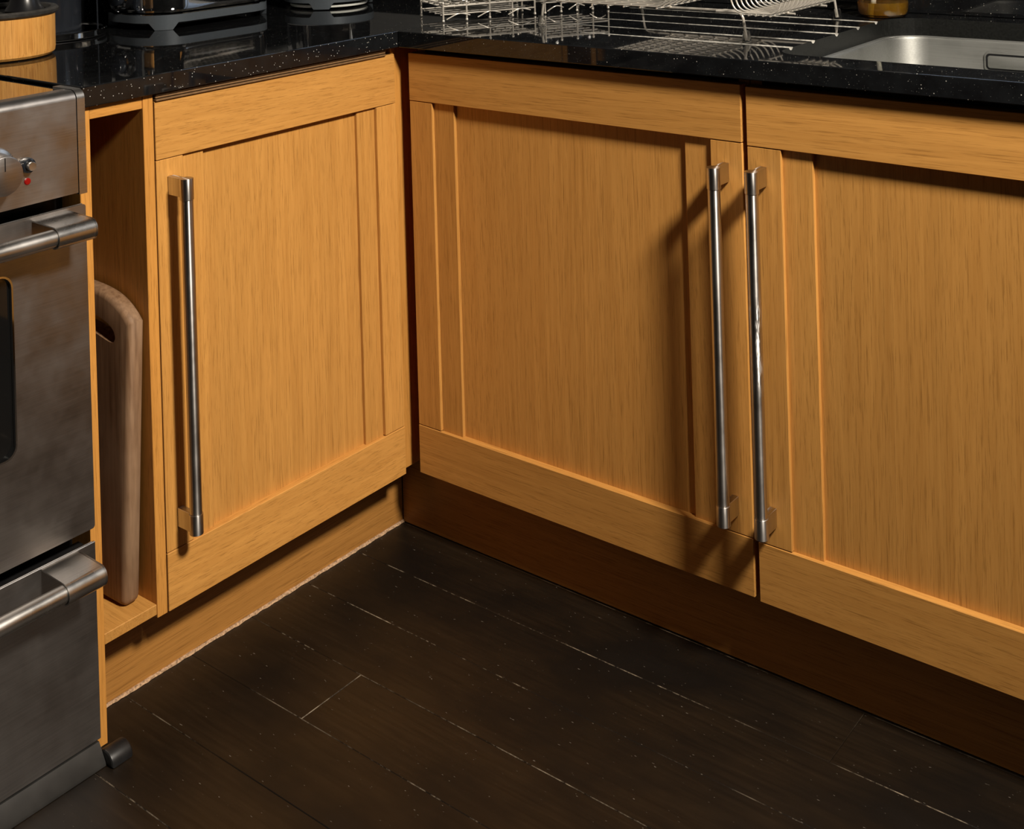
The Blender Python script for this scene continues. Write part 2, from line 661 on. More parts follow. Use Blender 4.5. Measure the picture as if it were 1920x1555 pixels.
sp = thing('splashback', 'black flecked granite splashback standing behind the sink', 'splashback', (1.3, YB, ZW))
bm = B(); box(bm, (-0.30, YB - .016, ZW + .0003), (2.3, YB - .0005, WZ0 - .01), .001)
obj('slab', bm, GRANITE, sp)
sp = thing('upstand', 'low black granite upstand along the wall behind the toaster', 'splashback', (XL, -.2, ZW))
bm = B(); box(bm, (XL + .0005, -0.6187, ZW + .0003), (XL + .016, YB - .02, ZW + .109), .001)
obj('slab', bm, GRANITE, sp)
bm = B(); box(bm, (XL + .0165, YB - .016, ZW + .0003), (-0.3005, YB - .0005, ZW + .064), .001)
obj('slab', bm, GRANITE, sp)

# ------------------------------------------------------------------ base cabinets
# a door lies in a plane: u runs along the door, d is the depth outwards
def P3(face, u, d, z):
    return (d, u, z) if face == 'x' else (u, -d, z)


def dbox(bm, face, u0, u1, d0, d1, z0, z1, bev=0.0007):
    a = P3(face, u0, d0, z0); b = P3(face, u1, d1, z1)
    box(bm, [min(x, y) for x, y in zip(a, b)], [max(x, y) for x, y in zip(a, b)], bev)


def handle(face, uc, z0, z1, parent, mat, side):
    d = 0.036
    bm = B()
    c0 = P3(face, uc, d, z0); c1 = P3(face, uc, d, z1)
    za, zb = z0 + 0.028, z1 - 0.030
    cyl(bm, P3(face, uc, d, za + .0004), P3(face, uc, d, zb - .0004), 0.0088, 32, 0.0004)
    obj('handle', bm, mat, parent)
    for a, b, h0, h1 in ((zb, z1, z1 - .028, z1), (z0, za, z0, z0 + .028)):
        bm = B()
        cyl(bm, P3(face, uc, d, a), P3(face, uc, d, b), 0.0098, 32, 0.0006)
        dbox(bm, face, uc - .005, uc + .005, 0.0003, d, h0 + .0008, h1 - .0008, .0005)
        obj('handle_mount', bm, STEEL_HANDLE, parent)


def door(face, u0, u1, z0, z1, j0, j1, so, si, hu, hz, parent, hmat=None):
    """u0<u1 door edges; j0/j1 rail joints; so/si outer and inner strip widths; hu handle centre"""
    hor = 'y' if face == 'x' else 'x'
    T = 0.022
    bm = B()
    dbox(bm, face, u0 + .0002, u1 - .0002, -T, -0.012, z0 + .0002, z1 - .0002, .0004)
    d = obj('door', bm, OAK['z'], parent)
    bm = B(); dbox(bm, face, u0, u1, -T + .001, 0, j1, z1); obj('rail', bm, OAK[hor], d)
    bm = B(); dbox(bm, face, u0, u1, -T + .001, 0, z0, j0); obj('rail', bm, OAK[hor], d)
    g = 0.0011
    for a, b in ((u0, u0 + so), (u1 - so, u1)):
        bm = B(); dbox(bm, face, a, b, -T + .001, -0.0006, j0 + g, j1 - g); obj('stile', bm, OAK['z'], d)
    for a, b in ((u0 + so, u0 + so + si), (u1 - so - si, u1 - so)):
        bm = B(); dbox(bm, face, a - .001, b, -T + .001, -0.0062, j0 - .0005, j1 + .0005); obj('inner_stile', bm, OAK['z'], d)
    handle(face, hu, hz[0], hz[1], d, hmat or STEEL_HANDLE, 0)
    return d


def carcass(parent, face, u0, u1, z0, z1, depth, grooves=False):
    t = 0.018
    D0 = -0.0232
    def part(name, a0, a1, d0, d1, c0, c1, m):
        bm = B(); dbox(bm, face, a0, a1, d0, d1, c0, c1, .0006); return obj(name, bm, m, parent)
    part('side_panel', u0, u0 + t, -depth, D0, z0, z1, OAK['z'])
    part('side_panel', u1 - t, u1, -depth, D0, z0, z1, OAK['z'])
    part('base_panel', u0 + t, u1 - t, -depth, D0, z0, z0 + t, OAK['z'])
    part('back_panel', u0 + t, u1 - t, -depth, -depth + .008, z0 + t, z1, OAK['z'])


ZT = ZWB - 0.0008
# left run: cabinet whose door has one steel handle
cb = thing('base_cabinet', 'oak base cabinet on the left run with its steel handle on the left', 'cabinet', (-.2, -.25, 0.1255), )
carcass(cb, 'x', -0.5010, -0.0130, 0.1262, ZT, 0.56)
door('x', -0.4987, -0.0125, 0.1253, 0.8408, 0.2060, 0.7580, 0.0460, 0.0400, -0.4755, (0.2365, 0.7335), cb)
bxo('light_block_strip', (-0.0226, -0.5010, 0.1258), (-0.0050, -0.4992, ZT), GAPSHADE, cb, 0.0002)  # added strip that keeps a slit of light off the plinth
# ridged strip above the door, under the granite
bm = B()
for k in range(3):
    z = 0.8413 + k * 0.0038
    box(bm, (-0.0200, -0.4985, z), (0.0040 - (k % 2) * .0015, -0.036, z + .0026), .0006)
box(bm, (-0.0228, -0.4985, 0.8405), (-0.0070, -0.036, ZWB - .0003))
obj('ridged_strip', bm, RIDGE, cb)['label'] = 'dark brown ridged strip under the granite'

# narrow open cabinet by the cooker
tc = thing('tray_cabinet', 'narrow open oak cabinet between cooker and left door, no door', 'cabinet', (-.2, -.56, 0))
bxo('side_panel', (-0.56, -0.5180, 0.1256), (0.0, -0.5012, ZT), OAKEDGE['z'], tc)
bxo('end_panel', (-0.56, -0.6190, 0.0), (0.0, -0.6020, ZT), OAKEDGE['z'], tc)
bxo('shelf', (-0.56, -0.6018, 0.1303), (-0.001, -0.5182, 0.1448), OAK['x'], tc)
bxo('top_rail', (-0.56, -0.6018, 0.8340), (-0.001, -0.5182, ZT), OAKEDGE['y'], tc)
bxo('back_panel', (-0.56, -0.6018, 0.1450), (-0.55, -0.5182, 0.8338), OAK['z'], tc)

# right run
cb = thing('base_cabinet', 'oak base cabinet right of the corner with its steel handle on the right', 'cabinet', (.33, .3, 0.1285))
carcass(cb, 'y', 0.0215, 0.6525, 0.129, ZT, 0.55)
door('y', 0.0205, 0.6490, 0.1285, 0.8430, 0.2100, 0.7622, 0.0500, 0.0440, 0.6235, (0.2370, 0.7325), cb)
cb = thing('sink_cabinet', 'oak cabinet under the sink with a scuffed steel handle on the left', 'cabinet', (.97, .3, 0.1255))
carcass(cb, 'y', 0.6535, 1.2860, 0.126, ZT, 0.55)
door('y', 0.6570, 1.2855, 0.1258, 0.8412, 0.2085, 0.7592, 0.0505, 0.0440, 0.6815, (0.2370, 0.7340), cb, STEEL_SCUFF)
cb = thing('base_cabinet', 'oak base cabinet beyond the sink cabinet at the far right', 'cabinet', (1.6, .3, 0.1255))
carcass(cb, 'y', 1.287, 2.29, 0.126, ZT, 0.55)
door('y', 1.2900, 1.7860, 0.1258, 0.8412, 0.2085, 0.7592, 0.0505, 0.0440, 1.7600, (0.2370, 0.7340), cb)
door('y', 1.7900, 2.2850, 0.1258, 0.8412, 0.2085, 0.7592, 0.0505, 0.0440, 1.8150, (0.2370, 0.7340), cb)

# corner filler
cf = thing('corner_post', 'narrow oak corner post between the two cabinet runs', 'post', (0, 0, 0.1255))
bxo('filler_strip', (-0.0222, -0.0119, 0.1290), (-0.0085, 0.0620, ZWB - .0005), OAKEDGE['z'], cf)
bxo('filler_strip', (-0.0083, 0.0540, 0.1290), (0.0203, 0.0620, ZWB - .0005), GAPSHADE, cf)  # shade of the corner recess put into this strip's dark colour

# plinths
pl = thing('plinth', 'recessed oak plinth under the left run with a chipped pale bottom edge', 'plinth', (-.07, -.28, 0))
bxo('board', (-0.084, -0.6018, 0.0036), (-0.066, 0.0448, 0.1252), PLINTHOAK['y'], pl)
bm = B()
n = 90
prev = None
for k in range(n + 1):
    y = -0.6016 + (0.6460) * k / n
    h = 0.0040 + random.uniform(-.0012, .0006)
    dx = random.uniform(0, .0022)
    ring = [bm.verts.new(c) for c in ((-0.083, y, 0.0002), (-0.0640 + dx, y, 0.0002), (-0.0648 + dx * .6, y, h), (-0.083, y, h))]
    if prev:
        for i in range(4):
            bm.faces.new((prev[i], prev[(i + 1) % 4], ring[(i + 1) % 4], ring[i]))
    else:
        bm.faces.new(ring[::-1])
    prev = ring
bm.faces.new(prev)
bmesh.ops.recalc_face_normals(bm, faces=bm.faces)
obj('chipped_edge', bm, PALEEDGE, pl)['label'] = 'pale splintered bottom edge'
pl = thing('plinth', 'recessed dark shaded oak plinth under the sink run', 'plinth', (1.1, .05, 0))
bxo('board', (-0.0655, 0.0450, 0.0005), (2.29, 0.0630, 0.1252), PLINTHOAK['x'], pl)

# ------------------------------------------------------------------ sink
sk = thing('sink', 'brushed steel undermount sink set in the black granite', 'sink', (.9, .28, .67))
def ringv(bm, pts, z):
    return [bm.verts.new((p[0], p[1], z)) for p in pts]
levels = [(-0.012, ZWB - .0006), (0.0075, ZWB - .0006), (0.0085, ZWB - .0022), (0.0105, ZWB - .0022), (0.0115, ZWB - .0008), (0.0140, ZWB - .0012), (0.0155, ZWB - .005), (0.018, ZWB - .15), (0.036, ZWB - .178), (0.066, ZWB - .182)]
bm = B()
prev = None
for ins, z in levels:
    r1 = max(0.02, 0.055 - ins * .3)
    pts = rrect(SX0 + ins, SX1 - ins, SY0 + ins, SY1 - ins, r1, 8)
    R = ringv(bm, pts, z)
    if prev:
        for k in range(len(R)):
            k2 = (k + 1) % len(R)
            bm.faces.new((prev[k], prev[k2], R[k2], R[k]))
    prev = R
bm.faces.new(prev)
bmesh.ops.recalc_face_normals(bm, faces=bm.faces)
bmesh.ops.reverse_faces(bm, faces=bm.faces) if bm.faces[-1:] and False else None
obj('bowl', bm, STEEL_SINK, sk, angle=50)
yb = SY1 - 0.0160
of = B(); prism(of, rrect(0.826, 0.945, 0.8035, 0.8355, 0.008, 6), 'y', yb - .0028, yb + .001, .0012)
ofo = obj('overflow_plate', of, STEEL_SINK, sk)
of = B(); prism(of, rrect(0.8295, 0.9415, 0.8065, 0.8325, 0.006, 6), 'y', yb - .0034, yb - .0002)
obj('overflow_slot', of, BLACKP, ofo)
of = B(); prism(of, rrect(0.8325, 0.9385, 0.8095, 0.8295, 0.004, 6), 'y', yb - .0050, yb - .0004, .0008)
obj('overflow_cover', of, STEEL_SINK, ofo)
bm = B(); lathe(bm, [(0.0, 0.6745), (0.03, 0.6745), (0.043, 0.676), (0.045, 0.6725), (0, 0.6725)], (0.92, 0.28, 0), 32)
obj('drain', bm, CHROME, sk)

# ------------------------------------------------------------------ cooker
XF = 0.020
ck = thing('cooker', 'freestanding brushed steel range cooker at the left end of the run', 'cooker', (-.27, -.92, 0))
YC0, YC1 = -1.225, -0.6222
bxo('body', (-0.56, YC0 + .004, 0.028), (XF - .056, YC1 - .001, 0.868), RUBBER, ck)
# control panel with rolled top edge
bm = B()
pr = [(XF - .029, 0.7465)] + [(XF, 0.7465)] + [(XF - .013 + .013 * math.cos(math.radians(a)), 0.8680 + .0118 * math.sin(math.radians(a))) for a in range(0, 91, 10)] + [(XF - .029, 0.8798)]
prism(bm, pr, 'y', YC0 + .012, YC1 - .0125)
cp = obj('control_panel', bm, STEEL_COOKER, ck)
bm = B()
pr2 = [(XF - .055, 0.7440), (XF + .0008, 0.7440)] + [(XF - .0122 + .013 * math.cos(math.radians(a)), 0.8680 + .0125 * math.sin(math.radians(a))) for a in range(0, 91, 10)] + [(XF - .055, 0.8805)]
prism(bm, pr2, 'y', YC1 - .0115, YC1)
obj('end_cap', bm, STEEL_BAR, cp)
bm = B(); prism(bm, pr2, 'y', YC0, YC0 + .011); obj('end_cap', bm, STEEL_BAR, cp)
bxo('hob_glass', (-0.55, YC0 + .004, 0.8685), (XF - .0295, YC1 - .004, 0.8765), BLACKGLASS, ck, .001)
for (hx, hy) in ((-.14, -.80), (-.14, -1.05), (-.40, -.80), (-.40, -1.05)):
    bm = B(); lathe(bm, [(0.072, .8766), (0.072, .8769), (0.075, .8769), (0.075, .8766)], (hx, hy, 0), 48)
    obj('cooking_zone', bm, GREYCAST, ck)
# knobs
def knob(y, z, parent):
    bm = B()
    lathe(bm, [(0, XF), (0.0315, XF), (0.0315, XF + .004), (0.030, XF + .007), (0.0262, XF + .0095), (0.0250, XF + .012)], (0, y, z), 48, 'x')
    k = obj('knob_base', bm, STEEL_BAR, parent)
    bm = B()
    lathe(bm, [(0.0252, XF + .010), (0.0247, XF + .030), (0.0237, XF + .0325), (0.0225, XF + .0330), (0, XF + .0330)], (0, y, z), 48, 'x')
    obj('knob', bm, STEEL_COOKER, parent)
    bm = B(); box(bm, (XF + .0328, y - .0006, z + .006), (XF + .0335, y + .0006, z + .0225))
    obj('knob_mark', bm, BLACKP, parent)
for y in (-0.7545, -0.842, -0.93, -1.018, -1.105):
    knob(y, 0.7972, cp)
bm = B(); lathe(bm, [(0, XF), (0.0098, XF), (0.0098, XF + .003), (0.0090, XF + .0065), (0.0066, XF + .0075), (0.0066, XF + .006), (0, XF + .006)], (0, -0.7068, .7974), 32, 'x')
obj('button_collar', bm, BLACKGLOSS, cp)
bm = B(); lathe(bm, [(0.0056, XF + .004), (0.0056, XF + .0135), (0.0050, XF + .0143), (0, XF + .0139)], (0, -0.7068, .7974), 28, 'x')
obj('ignition_button', bm, STEEL_BAR, cp)
bm = B(); lathe(bm, [(0.0044, XF - .001), (0.0044, XF + .0008), (0.0034, XF + .0016), (0, XF + .0018)], (0, -0.7066, .7768), 24, 'x')
obj('indicator_light', bm, REDLENS, cp)


def oven_handle(y0, y1, zc, parent):
    """steel bar carried by a wrapped sheet bracket at each end"""
    xb = 0.069
    bm = B(); cyl(bm, (xb, y0 + .01, zc), (xb, y1 - .01, zc), 0.0112, 32)
    obj('handle_bar', bm, STEEL_BAR, parent)
    r = 0.0138
    prof = [(XF + .0002, zc + r + .001)] + [(xb + r * math.cos(math.radians(a)), zc + r * math.sin(math.radians(a))) for a in range(80, -111, -10)]
    inner = [(xb + (r - .0016) * math.cos(math.radians(a)), zc + (r - .0016) * math.sin(math.radians(a))) for a in range(-110, 81, 10)] + [(XF + .0002, zc + r - .0008)]
    for a, b in ((y1 - .054, y1), (y0, y0 + .054)):
        bm = B(); prism(bm, prof + inner, 'y', a, b)
        obj('handle_bracket', bm, STEEL_BAR, parent, angle=25)
        # end web closing the outer side
    for a, b in ((y1 - .003, y1), (y0, y0 + .003)):
        bm = B(); prism(bm, prof + [(XF + .0002, zc - .004)], 'y', a + .0002, b - .0002)
        obj('handle_end', bm, STEEL_BAR, parent)


def rr_frame(bm, outer, inner, x0, x1):
    """plate with a hole; both loops have the same count"""
    def loop(p, x):
        return [bm.verts.new((x, a, b)) for a, b in p]
    o0, o1, i0, i1 = loop(outer, x0), loop(outer, x1), loop(inner, x0), loop(inner, x1)
    n = len(outer)
    for k in range(n):
        q = (k + 1) % n
        bm.faces.new((o1[k], o1[q], i1[q], i1[k]))
        bm.faces.new((o0[k], i0[k], i0[q], o0[q]))
        bm.faces.new((o0[k], o0[q], o1[q], o1[k]))
        bm.faces.new((i0[k], i1[k], i1[q], i0[q]))
    bmesh.ops.recalc_face_normals(bm, faces=bm.faces)


DY0, DY1 = YC0 + .003, -0.6248
WY0, WY1, WZa, WZb = -1.117, -0.7305, 0.437, 0.667
bm = B()
rr_frame(bm, rrect(DY0, DY1, 0.3045, 0.7300, 0.004, 6), rrect(WY0, WY1, WZa, WZb, 0.017, 6), XF - .0045, XF)
es = [e for e in bm.edges if all(v.co.x > XF - .001 for v in e.verts) and abs((e.verts[0].co - e.verts[1].co).length) > 0]
od = obj('oven_door', bm, STEEL_COOKER, ck)
bxo('door_core', (XF - .030, DY0 + .003, 0.3085), (XF - .0105, DY1 - .006, 0.7235), RUBBER, od)
bm = B()
rr_frame(bm, rrect(WY0 - .0002, WY1 + .0002, WZa - .0002, WZb + .0002, 0.017, 6), rrect(WY0 + .002, WY1 - .002, WZa + .002, WZb - .002, 0.0155, 6), XF - .0100, XF + .0004)
obj('window_trim', bm, CHROME, od)
bm = B(); prism(bm, rrect(WY0 + .0021, WY1 - .0021, WZa + .0021, WZb - .0021, 0.0152, 6), 'x', XF - .009, XF - .005)
obj('window_glass', bm, BLACKGLASS, od)
bxo('top_edge', (XF - .0040, DY0 + .004, 0.7302), (XF - .0010, DY1 - .004, 0.7312), STEEL_BAR, od, .0004)
oven_handle(DY0 + .024, -0.6482, 0.7115, od)
bm = B(); box(bm, (XF - .0045, DY0, 0.0275), (XF, DY1, 0.2865), .0008, 1)
dr = obj('drawer', bm, STEEL_COOKER, ck)
bxo('drawer_core', (XF - .030, DY0 + .003, 0.0300), (XF - .0050, DY1 - .006, 0.2800), RUBBER, dr)
bxo('top_edge', (XF - .0040, DY0 + .004, 0.2866), (XF - .0010, DY1 - .004, 0.2876), STEEL_BAR, dr, .0004)
oven_handle(DY0 + .024, -0.6490, 0.2700, dr)
bm = B()
prism(bm, [(-0.02, 0.0006), (XF + .016, 0.0006), (XF + .0150, 0.0045), (XF + .0015, 0.0262), (-0.02, 0.0262)], 'y', YC0 + .004, -0.6290)
obj('kick_strip', bm, SKIRT, ck)

# rubber nose at the foot of the end panel
bm = B()
prof = [(0.0325 + 0.0165 * math.cos(math.radians(a)), 0.0005 + 0.0175 * max(0, math.sin(math.radians(a))) ** .8) for a in range(0, 181, 12)]
prism(bm, prof, 'y', -0.6285, -0.5960, .0035, 3)
fe = obj('floor_stop', bm, RUBBER, None, at=(0.0335, -0.61, 0.0005))
bmx = fe
tag(fe, 'short black rounded rubber block on the floor at the foot of the oak end panel', 'door stop')

# ------------------------------------------------------------------ chopping board
cbm = B()
# outline in (v across depth, z) ; board stands in the niche, leaning to the right side panel
Wb, Hb = 0.26, 0.431
rb = 0.012
def topz(u):
    return Hb - 0.034 * abs(1 - u / (Wb / 2)) ** 4.0
outline = [(rb, 0.0), (Wb - rb, 0.0)] + [(Wb - rb + rb * math.sin(math.radians(a)), rb - rb * math.cos(math.radians(a))) for a in (30, 60, 90)]
outline += [(Wb * k / 26, topz(Wb * k / 26)) for k in range(26, -1, -1)]
outline += [(rb - rb * math.sin(math.radians(a)), rb - rb * math.cos(math.radians(a))) for a in (90, 60, 30)]
def resample(poly, n):
    P = [Vector((a, b)) for a, b in poly]
    seg = [(P[(i + 1) % len(P)] - P[i]).length for i in range(len(P))]
    T = sum(seg)
    res = []
    for k in range(n):
        s = T * k / n
        i = 0
        while s > seg[i]:
            s -= seg[i]; i += 1
        res.append(P[i].lerp(P[(i + 1) % len(P)], s / seg[i]))
    return res
hc = Vector((Wb / 2, Hb - 0.048))
TH = 0.026
up, dn = [], []
for k in range(29):
    tt = math.sin(math.pi / 2 * (-1 + 2 * k / 28))
    x = hc.x + 0.098 * tt
    yc = Hb - 0.046 - 0.014 * tt * tt
    w = 0.0130 * math.sqrt(max(0.02, 1 - abs(tt) ** 12))
    up.append((x, yc + w)); dn.append((x, yc - w))
prism(cbm, outline, 'x', 0, TH, .0085, 4)
hole_pts = dn + up[::-1]
hbm = B()
prism(hbm, hole_pts, 'x', -.02, TH + .02)
def to_niche(m):
    for v in m.verts:
        t_, u_, z_ = v.co
        v.co = (-u_, -t_, z_)   # front edge at x=0 going back, thickness along -y
    bmesh.ops.reverse_faces(m, faces=m.faces)
to_niche(cbm)
to_niche(hbm)
M = (Matrix.Translation((-0.0265, -0.5262, 0.1462)) @ Matrix.Rotation(math.radians(3.0), 4, 'Y')
     @ Matrix.Rotation(math.radians(-0.9), 4, 'X') @ Matrix.Rotation(math.radians(3.0), 4, 'Z'))
bmesh.ops.transform(cbm, matrix=M, verts=cbm.verts)
bmesh.ops.transform(hbm, matrix=M, verts=hbm.verts)
lowest = min(v.co.z for v in cbm.verts)
bmesh.ops.translate(cbm, verts=cbm.verts, vec=(0, 0, 0.1451 - lowest))
bmesh.ops.translate(hbm, verts=hbm.verts, vec=(0, 0, 0.1451 - lowest))
bd = obj('chopping_board', cbm, BOARDM, None, at=(-.2, -.53, .1462), angle=60)
boolean(bd, [obj('cutter', hbm, BOARDM, None, at=(-.2, -.53, .1462))], True)
tag(bd, 'worn wooden chopping board with a hand slot leaning in the open cabinet', 'chopping board')

# ------------------------------------------------------------------ things on the left worktop
Z = ZW + .0004
# wooden tub
c = (-0.369, -0.526, 0)
t = thing('wooden_tub', 'round wooden tub with a dark iron rim at the left end of the worktop', 'tub', (c[0], c[1], Z))
bm = B(); lathe(bm, [(0, Z), (0.078, Z), (0.0845, Z + .0016), (0.0885, Z + .0055), (0.0895, Z + .012), (0.0900, Z + .066), (0.084, Z + .066), (0.082, Z + .02), (0, Z + .02)], c, 64)
obj('body', bm, TUBWOOD, t)
bm = B(); lathe(bm, [(0.083, Z + .060), (0.0905, Z + .0640), (0.0945, Z + .0675), (0.0955, Z + .0720), (0.0930, Z + .0750), (0.084, Z + .0745), (0.078, Z + .070), (0.076, Z + .060)], c, 64)
obj('rim', bm, IRON, t)
bm = B(); lathe(bm, [(0.0, Z + .060), (0.077, Z + .060), (0.0765, Z + .066), (0.0, Z + .068)], c, 40)
obj('lid', bm, IRON, t)
bm = B(); lathe(bm, [(0.0, Z + .0682), (0.028, Z + .0682), (0.030, Z + .071), (0.024, Z + .080), (0.017, Z + .100), (0.019, Z + .130), (0, Z + .137)], (c[0] + .030, c[1] + .034, 0), 32)
obj('lid_handle', bm, BLACKP, t)
bm = B(); box(bm, (c[0] - .03, c[1] - .082, Z + .0758), (c[0] + .045, c[1] - .024, Z + .094), .003, 2)
sb = obj('wooden_block', bm, TUBWOOD, None, at=(c[0], c[1] - .05, Z + .0758))
tag(sb, 'small pale wooden block lying on the rim of the wooden tub', 'block')

# black canister on a steel disc
c = (-0.512, -0.350, 0)
t = thing('canister', 'tall black cylinder canister on a polished steel disc base behind the tub', 'canister', (c[0], c[1], Z))
bm = B(); lathe(bm, [(0, Z), (0.096, Z), (0.099, Z + .0012), (0.099, Z + .0022)], c, 64)
obj('base_pad', bm, RUBBER, t)
bm = B(); lathe(bm, [(0.094, Z + .0024), (0.1005, Z + .0030), (0.1010, Z + .0115), (0.0995, Z + .0130), (0.095, Z + .0130), (0.093, Z + .0110), (0.0, Z + .0110)], c, 64)
obj('steel_base', bm, CHROME, t)
bm = B(); lathe(bm, [(0, Z + .0112), (0.0580, Z + .0112), (0.0590, Z + .013), (0.0590, Z + .215), (0.058, Z + .222), (0, Z + .224)], c, 64)
obj('body', bm, BLACKGLOSS, t)
bm = B()
tube(bm, rounded_path([(c[0] + .046, c[1] + .072, Z + .0112), (c[0] + .046, c[1] + .072, Z + .236), (c[0], c[1], Z + .236)], .02), .0014, 10)
obj('side_rod', bm, BLACKGLOSS, t)

# toaster
TX0, TX1, TY0, TY1 = -0.560, -0.368, -0.228, 0.066
def foot_ring(bm, cx0, cx1, cy0, cy1, r, z0, zr, z1, feet, th=0.012, n=160, fw=0.026):
    """grey base ring: a band standing on short flared feet; feet = arc positions in metres along the outline"""
    pl = rrect(cx0, cx1, cy0, cy1, r, 16)
    P = resample(pl, n)
    P2 = [Vector(p) for p in P]
    per = sum((P2[(i + 1) % n] - P2[i]).length for i in range(n))
    cen = Vector(((cx0 + cx1) / 2, (cy0 + cy1) / 2))
    fp = []
    for f in feet:
        fp.append(min(range(n), key=lambda i: (P2[i] - Vector(f)).length) / n * per)
    def zb(i):
        s = i / n * per
        d = min(min(abs(s - f), per - abs(s - f)) for f in fp)
        a = fw * .38
        b = fw * .62
        if d <= a:
            return z0
        if d >= b:
            return zr
        q = (d - a) / (b - a)
        return z0 + (zr - z0) * (q * q * (3 - 2 * q))
    lo, hi, li, hi2 = [], [], [], []
    for i in range(n):
        tdir = (P2[(i + 1) % n] - P2[i - 1]).normalized()
        nrm = Vector((tdir.y, -tdir.x))
        pi = P2[i] - nrm * th
        z = zb(i)
        lo.append(bm.verts.new((P2[i].x, P2[i].y, z)))
        hi.append(bm.verts.new((P2[i].x, P2[i].y, z1)))
        li.append(bm.verts.new((pi.x, pi.y, z)))
        hi2.append(bm.verts.new((pi.x, pi.y, z1)))
    for i in range(n):
        q = (i + 1) % n
        bm.faces.new((lo[i], lo[q], hi[q], hi[i]))
        bm.faces.new((hi[i], hi[q], hi2[q], hi2[i]))
        bm.faces.new((hi2[i], hi2[q], li[q], li[i]))
        bm.faces.new((li[i], li[q], lo[q], lo[i]))
    bmesh.ops.recalc_face_normals(bm, faces=bm.faces)


t = thing('toaster', 'long chrome toaster on a dark grey footed base beside the left wall', 'toaster', ((TX0 + TX1) / 2, (TY0 + TY1) / 2, Z))
bm = B()
foot_ring(bm, TX0, TX1, TY0, TY1, 0.075, Z, Z + .0125, Z + .0265,
          [(TX1 - .0165, TY0 + .028), (TX1 - .050, TY1 - .004), (TX0 + .022, TY0 + .022), (TX0 + .022, TY1 - .022)], fw=.042)
obj('base_ring', bm, GREYCAST, t)
bm = B(); prism(bm, rrect(TX0 + .014, TX1 - .014, TY0 + .014, TY1 - .014, 0.062, 12), 'z', Z + .008, Z + .026)
obj('base_plate', bm, BLACKP, t)
bm = B()
prism(bm, rrect(TX0 + .0005, TX1 - .0005, TY0 + .0005, TY1 - .0005, 0.0748, 20), 'z', Z + .0266, Z + .0282)
obj('bottom_trim', bm, CHROME, t)
bm = B()
prism(bm, rrect(TX0 + .002, TX1 - .002, TY0 + .002, TY1 - .002, 0.073, 20), 'z', Z + .0283, Z + .185, .012, 3)
obj('body', bm, CHROME, t)
for x in (-0.49, -0.438):
    bm = B(); box(bm, (x - .012, TY0 + .05, Z + .1846), (x + .012, TY1 - .05, Z + .1862), .001)
    obj('slot', bm, BLACKP, t)
ky = TY0 + .002
bm = B(); lathe(bm, [(0.0, -.001), (0.0225, -.001), (0.0235, .004), (0.0215, .008), (0.0185, .010), (0.0185, .004), (0, .004)], (0, 0, 0), 40, 'y')
for v in bm.verts:
    v.co = (v.co.x - .462, ky - v.co.y, v.co.z + Z + .060)
bmesh.ops.reverse_faces(bm, faces=bm.faces)
bmesh.ops.recalc_face_normals(bm, faces=bm.faces)
kb = obj('dial_ring', bm, CHROME, t)
bm = B(); cyl(bm, (-.462, ky + .001, Z + .060), (-.462, ky - .022, Z + .060), .0165, 32, .002)
obj('dial', bm, BLACKGLOSS, t)

# kettle
c = Vector((-0.394, 0.2130, 0))
t = thing('kettle', 'round chrome kettle on a dark grey footed base in the worktop corner', 'kettle', (c.x, c.y, Z))
R = 0.0895
dirc = Vector((1.49 - c.x, -1.57 - c.y)).normalized()
def at(ang):
    a = math.radians(ang)
    return (c.x + R * (dirc.x * math.cos(a) - dirc.y * math.sin(a)), c.y + R * (dirc.x * math.sin(a) + dirc.y * math.cos(a)))
bm = B()
foot_ring(bm, c.x - R, c.x + R, c.y - R, c.y + R, R - .0005, Z + .0015, Z + .0138, Z + .0275, [at(-10), at(110), at(230)], th=.010, n=180, fw=.040)
obj('base_ring', bm, GREYCAST, t)
bm = B(); lathe(bm, [(0.066, Z + .0030), (0.077, Z + .0036), (0.0785, Z + .0062), (0.077, Z + .0088), (0.066, Z + .0094)], c, 64)
obj('heater_ring', bm, simple('pale_ring_plastic', (0.8, 0.82, 0.76), 0.4), t)
bm = B(); lathe(bm, [(0, Z + .001), (0.050, Z + .001), (0.058, Z + .010), (0.072, Z + .0200), (0.0785, Z + .0274), (0, Z + .0274)], c, 48)
obj('base_plate', bm, BLACKP, t)
bm = B(); lathe(bm, [(0, Z + .0276), (0.0885, Z + .0276), (0.0893, Z + .0285), (0.0885, Z + .0294), (0, Z + .0294)], c, 72)
obj('bottom_trim', bm, CHROME, t)
bm = B(); lathe(bm, [(0, Z + .0296), (0.0875, Z + .0296), (0.0868, Z + .06), (0.0835, Z + .13), (0.078, Z + .19), (0.066, Z + .215), (0.0, Z + .222)], c, 72)
obj('body', bm, CHROME, t)
bm = B(); tube(bm, rounded_path([(c.x - .05, c.y + .045, Z + .20), (c.x - .105, c.y + .075, Z + .20), (c.x - .11, c.y + .085, Z + .08), (c.x - .060, c.y + .055, Z + .06)], .03), .010, 12)
obj('handle', bm, BLACKP, t)
bm = B(); lathe(bm, [(0, Z + .2225), (0.012, Z + .2225), (0.016, Z + .236), (0.010, Z + .246), (0, Z + .248)], c, 24)
obj('lid_knob', bm, BLACKP, t)

